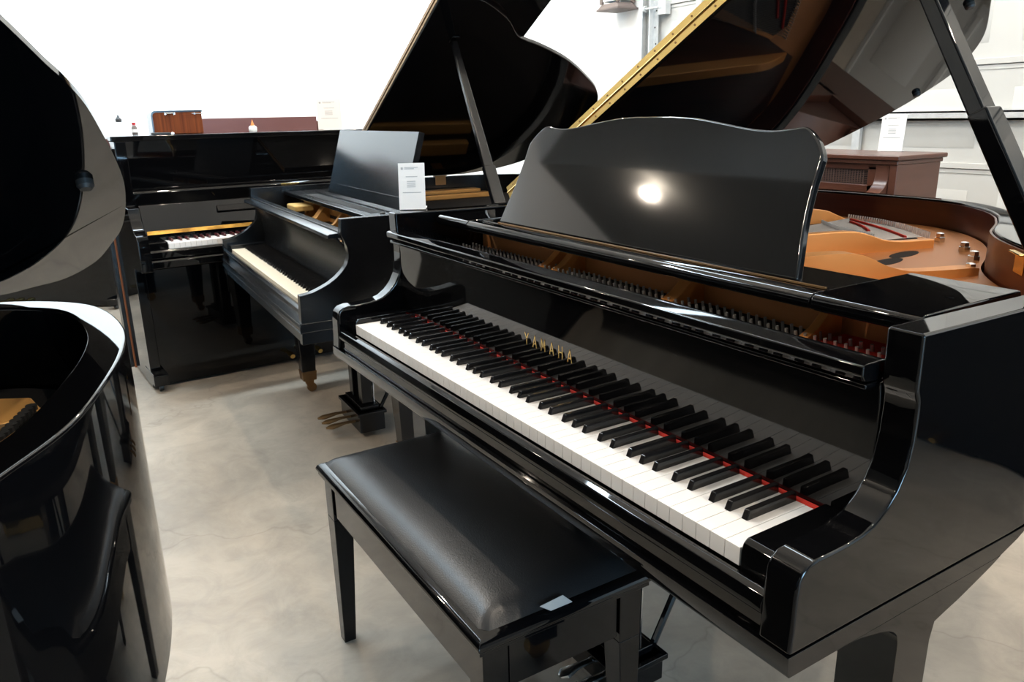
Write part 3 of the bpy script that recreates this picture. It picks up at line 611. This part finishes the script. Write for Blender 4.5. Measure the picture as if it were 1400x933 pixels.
# padded cushion: a pillow grid
q = MB(); nx, ny = 44, 24; g = {}
for i in range(nx+1):
    for j in range(ny+1):
        u, v = i/nx, j/ny; e = min(u*(bx1-bx0), (1-u)*(bx1-bx0), v*(by1-by0), (1-v)*(by1-by0))
        h = .024*(1-math.exp(-e/.016))+.006*math.sin(PI*u)*math.sin(PI*v)
        g[i, j] = q.bm.verts.new((bx0+.017+u*(bx1-bx0-.034), by0+.017+v*(by1-by0-.034), bz+.001+h))
for i in range(nx):
    for j in range(ny): q.bm.faces.new((g[i, j], g[i+1, j], g[i+1, j+1], g[i, j+1]))
ed = [g[i, 0] for i in range(nx)] + [g[nx, j] for j in range(ny)] + [g[i, ny] for i in range(nx, 0, -1)] + [g[0, j] for j in range(ny, 0, -1)]
lo = [q.bm.verts.new((v.co.x, v.co.y, bz-.004)) for v in ed]
for k in range(len(ed)): q.bm.faces.new((ed[k], ed[(k+1) % len(ed)], lo[(k+1) % len(ed)], lo[k]))
q.bm.faces.new(lo)
q.build('seat_cushion', 'leather', B)
L_ = .046; ins = .014
for x0 in (bx0+ins, bx1-ins-L_):
    for y0 in (by0+ins, by1-ins-L_):
        cx, cy = x0+L_/2, y0+L_/2; ox = .006*(1 if x0 > .5 else -1); oy = .006*(1 if y0 > 0 else -1)
        a = .0145
        q = MB(); q.hexa([(cx+ox-a, cy+oy-a, 0), (cx+ox+a, cy+oy-a, 0), (cx+ox+a, cy+oy+a, 0), (cx+ox-a, cy+oy+a, 0)], [(x0, y0, .34), (x0+L_, y0, .34), (x0+L_, y0+L_, .34), (x0, y0+L_, .34)])
        q.box(x0, x0+L_, y0, y0+L_, .34, bz-.0225)
        q.build('leg', 'lacquer', B, bevel=.0015)
for y0 in (by0+ins+.004, by1-ins-.024): MB().box(bx0+ins+L_+.004, bx1-ins-L_-.004, y0, y0+.02, .352, bz-.0225).build('apron', 'lacquer', B, bevel=.0015)
for x0 in (bx0+ins+.004, bx1-ins-.024): MB().box(x0, x0+.02, by0+ins+L_+.004, by1-ins-L_-.004, .352, bz-.0225).build('apron', 'lacquer', B, bevel=.0015)
q = MB(); q.hexa([(.8760, -.050, .4795), (.8868, -.036, .4725), (.8868, .006, .4725), (.8740, -.004, .4815)], [(.8764, -.050, .4803), (.8874, -.036, .4733), (.8874, .006, .4733), (.8744, -.004, .4823)])
part_label(q.build('tag', 'acrylic', B), 'small clear plastic tag on the seat edge')
# ------------------------------------------------------------------ price signs
def sign(label, loc, rz, w, h, lean=8, group=None):
    s = thing('price_sign', label, 'sign', loc, rz)
    t = Matrix.Rotation(-math.radians(lean), 4, 'X')
    def bl(mb, n, m):
        o = mb.build(n, m, s); o.rotation_euler = (-math.radians(lean), 0, 0); return o
    bl(MB().box(-w/2, w/2, 0, .003, 0, h), 'holder', 'paper')
    MB().box(-w/2, w/2, .002, .05, 0, .003).build('foot', 'plastic_white', s)
    q = MB()
    for k, (z, a, b) in enumerate([(.90, -.26, .25), (.87, -.26, .10), (.70, -.22, .22), (.60, -.18, .14), (.56, -.18, .14), (.52, -.18, .14), (.48, -.18, .14), (.36, -.35, .35)]):
        q.box(a*w, b*w, -.0006, 0, z*h, z*h+.0018)
    q.box(-.40*w, -.32*w, -.0006, 0, .86*h, .91*h)
    bl(q, 'print', 'ink'); return s
sign('white price sign standing on the left rim of the largest grand piano', (-.094, .213, 1.0), math.radians(60), .068, .119, 12)
sign('white price sign on top of the tall black upright piano', (-2.36, .80, 1.177), math.radians(70), .125, .155)
sign('white price sign on top of the brown console piano', (-.135, 2.33, 1.059), math.radians(20), .090, .145, 10)
# ------------------------------------------------------------------ small things on the upright and on the wall
wb = thing('wooden_box', 'brown striped wooden case with rounded corner and small metal catches on the tall upright', 'box', (-2.33, .04, 1.1765), PI/2)
p = [(-.112, 0), (-.112, .085), (-.108, .097), (-.098, .103), (.112, .104), (.112, 0)]
MB().prism(p, 'y', 0, .14).build('body', 'boxwood', wb, bevel=.003)
MB().prism([(-.115, 0), (-.115, .086), (-.110, .100), (-.099, .107), (.115, .108), (.115, .100), (-.095, .099), (-.104, .094), (-.1085, .084), (-.1085, 0)], 'y', -.002, .142).build('edge_band', 'satin', wb)
q = MB(); q.tube([(-.052, -.006, .094), (-.012, -.006, .095)], .0035, 8); q.box(-.055, -.048, -.006, 0, .088, .098); q.box(-.016, -.009, -.006, 0, .088, .098); q.build('catch', 'steel', wb)
q = MB(); q.tube([(.066, -.006, .092), (.120, -.006, .091)], .002, 8); q.box(.076, .082, -.006, 0, .088, .096); q.build('handle_wire', 'steel', wb)
bt = thing('small_bottle', 'small dark bottle with red cap at left end of the tall upright', 'bottle', (-2.30, -.157, 1.1765))
MB().lathe([(.011, 0), (.0125, .003), (.0125, .030), (.009, .040), (.007, .043)], n=16).build('body', 'bottle', bt); MB().lathe([(.0128, .012), (.0128, .027)], n=16).build('label_band', 'plastic_white', bt)
MB().lathe([(.008, .0435), (.008, .055), (.006, .057)], n=14).build('cap', 'plastic_red', bt)
gb = thing('glue_bottle', 'white squeeze bottle with orange pointed tip on the tall upright', 'bottle', (-2.32, .385, 1.1765))
MB().lathe([(.018, 0), (.020, .004), (.020, .020), (.016, .026), (.011, .029)], n=18).build('body', 'plastic_white', gb); MB().lathe([(.009, .0295), (.008, .036), (.003, .050), (.0015, .058)], n=12).build('nozzle', 'plastic_orange', gb)
tr = thing('small_case', 'small flat black case lying in front of the wooden box', 'case', (-2.16, -.055, 1.1765), PI/2)
MB().box(-.050, .030, 0, .04, 0, .010).build('lid', 'rubber', tr, bevel=.003); MB().box(.031, .046, 0, .03, 0, .009).build('latch', 'steel', tr, bevel=.002)
hk = thing('hanging_pull', 'tiny black knob hanging on a thin cord against the white wall', 'cord pull', (-5.32, .092, 1.257))
MB().tube([(0, 0, .035), (0, 0, .14)], .0025, 6).build('cord', 'ink', hk); MB().lathe([(.012, -.02), (.024, -.015), (.024, .005), (.012, .018), (.006, .036)], n=12).build('knob', 'rubber', hk)
MB().box(-.08, .004, -.005, .005, .135, .142).build('hook', 'steel', hk)
# lantern on the back wall
ln = thing('wall_lantern', 'weathered wooden lantern with glass panes hung on the white wall beside the garage door', 'lantern', (-2.80, 3.105, 1.918))
q = MB(); q.box(-.118, .118, -.093, .093, 0, .012); q.hexa([(-.112, -.088, .012), (.112, -.088, .012), (.112, .088, .012), (-.112, .088, .012)], [(-.088, -.068, .045), (.088, -.068, .045), (.088, .068, .045), (-.088, .068, .045)]); q.build('base', 'lantern', ln, bevel=.002)
for sx in (-1, 1):
    for sy in (-1, 1): MB().box(sx*.088-.011, sx*.088+.011, sy*.068-.011, sy*.068+.011, .045, .34).build('post', 'lantern', ln)
glass = mat('frosted_glass', (.85, .85, .83), .25)
MB().box(-.077, .077, -.067, -.063, .06, .33).build('pane', glass, ln); MB().box(.083, .087, -.057, .057, .06, .33).build('pane', mat('pinkish_glass', (.75, .62, .56), .25), ln)
MB().box(-.087, -.083, -.057, .057, .06, .33).build('pane', glass, ln)
q = MB(); q.hexa([(-.11, -.088, .34), (.11, -.088, .34), (.11, .088, .34), (-.11, .088, .34)], [(-.03, -.03, .43), (.03, -.03, .43), (.03, .03, .43), (-.03, .03, .43)]); q.build('roof', 'lantern', ln)
MB().box(-.015, .015, .068, .093, .36, .39).build('bracket', 'oldbrass', ln)
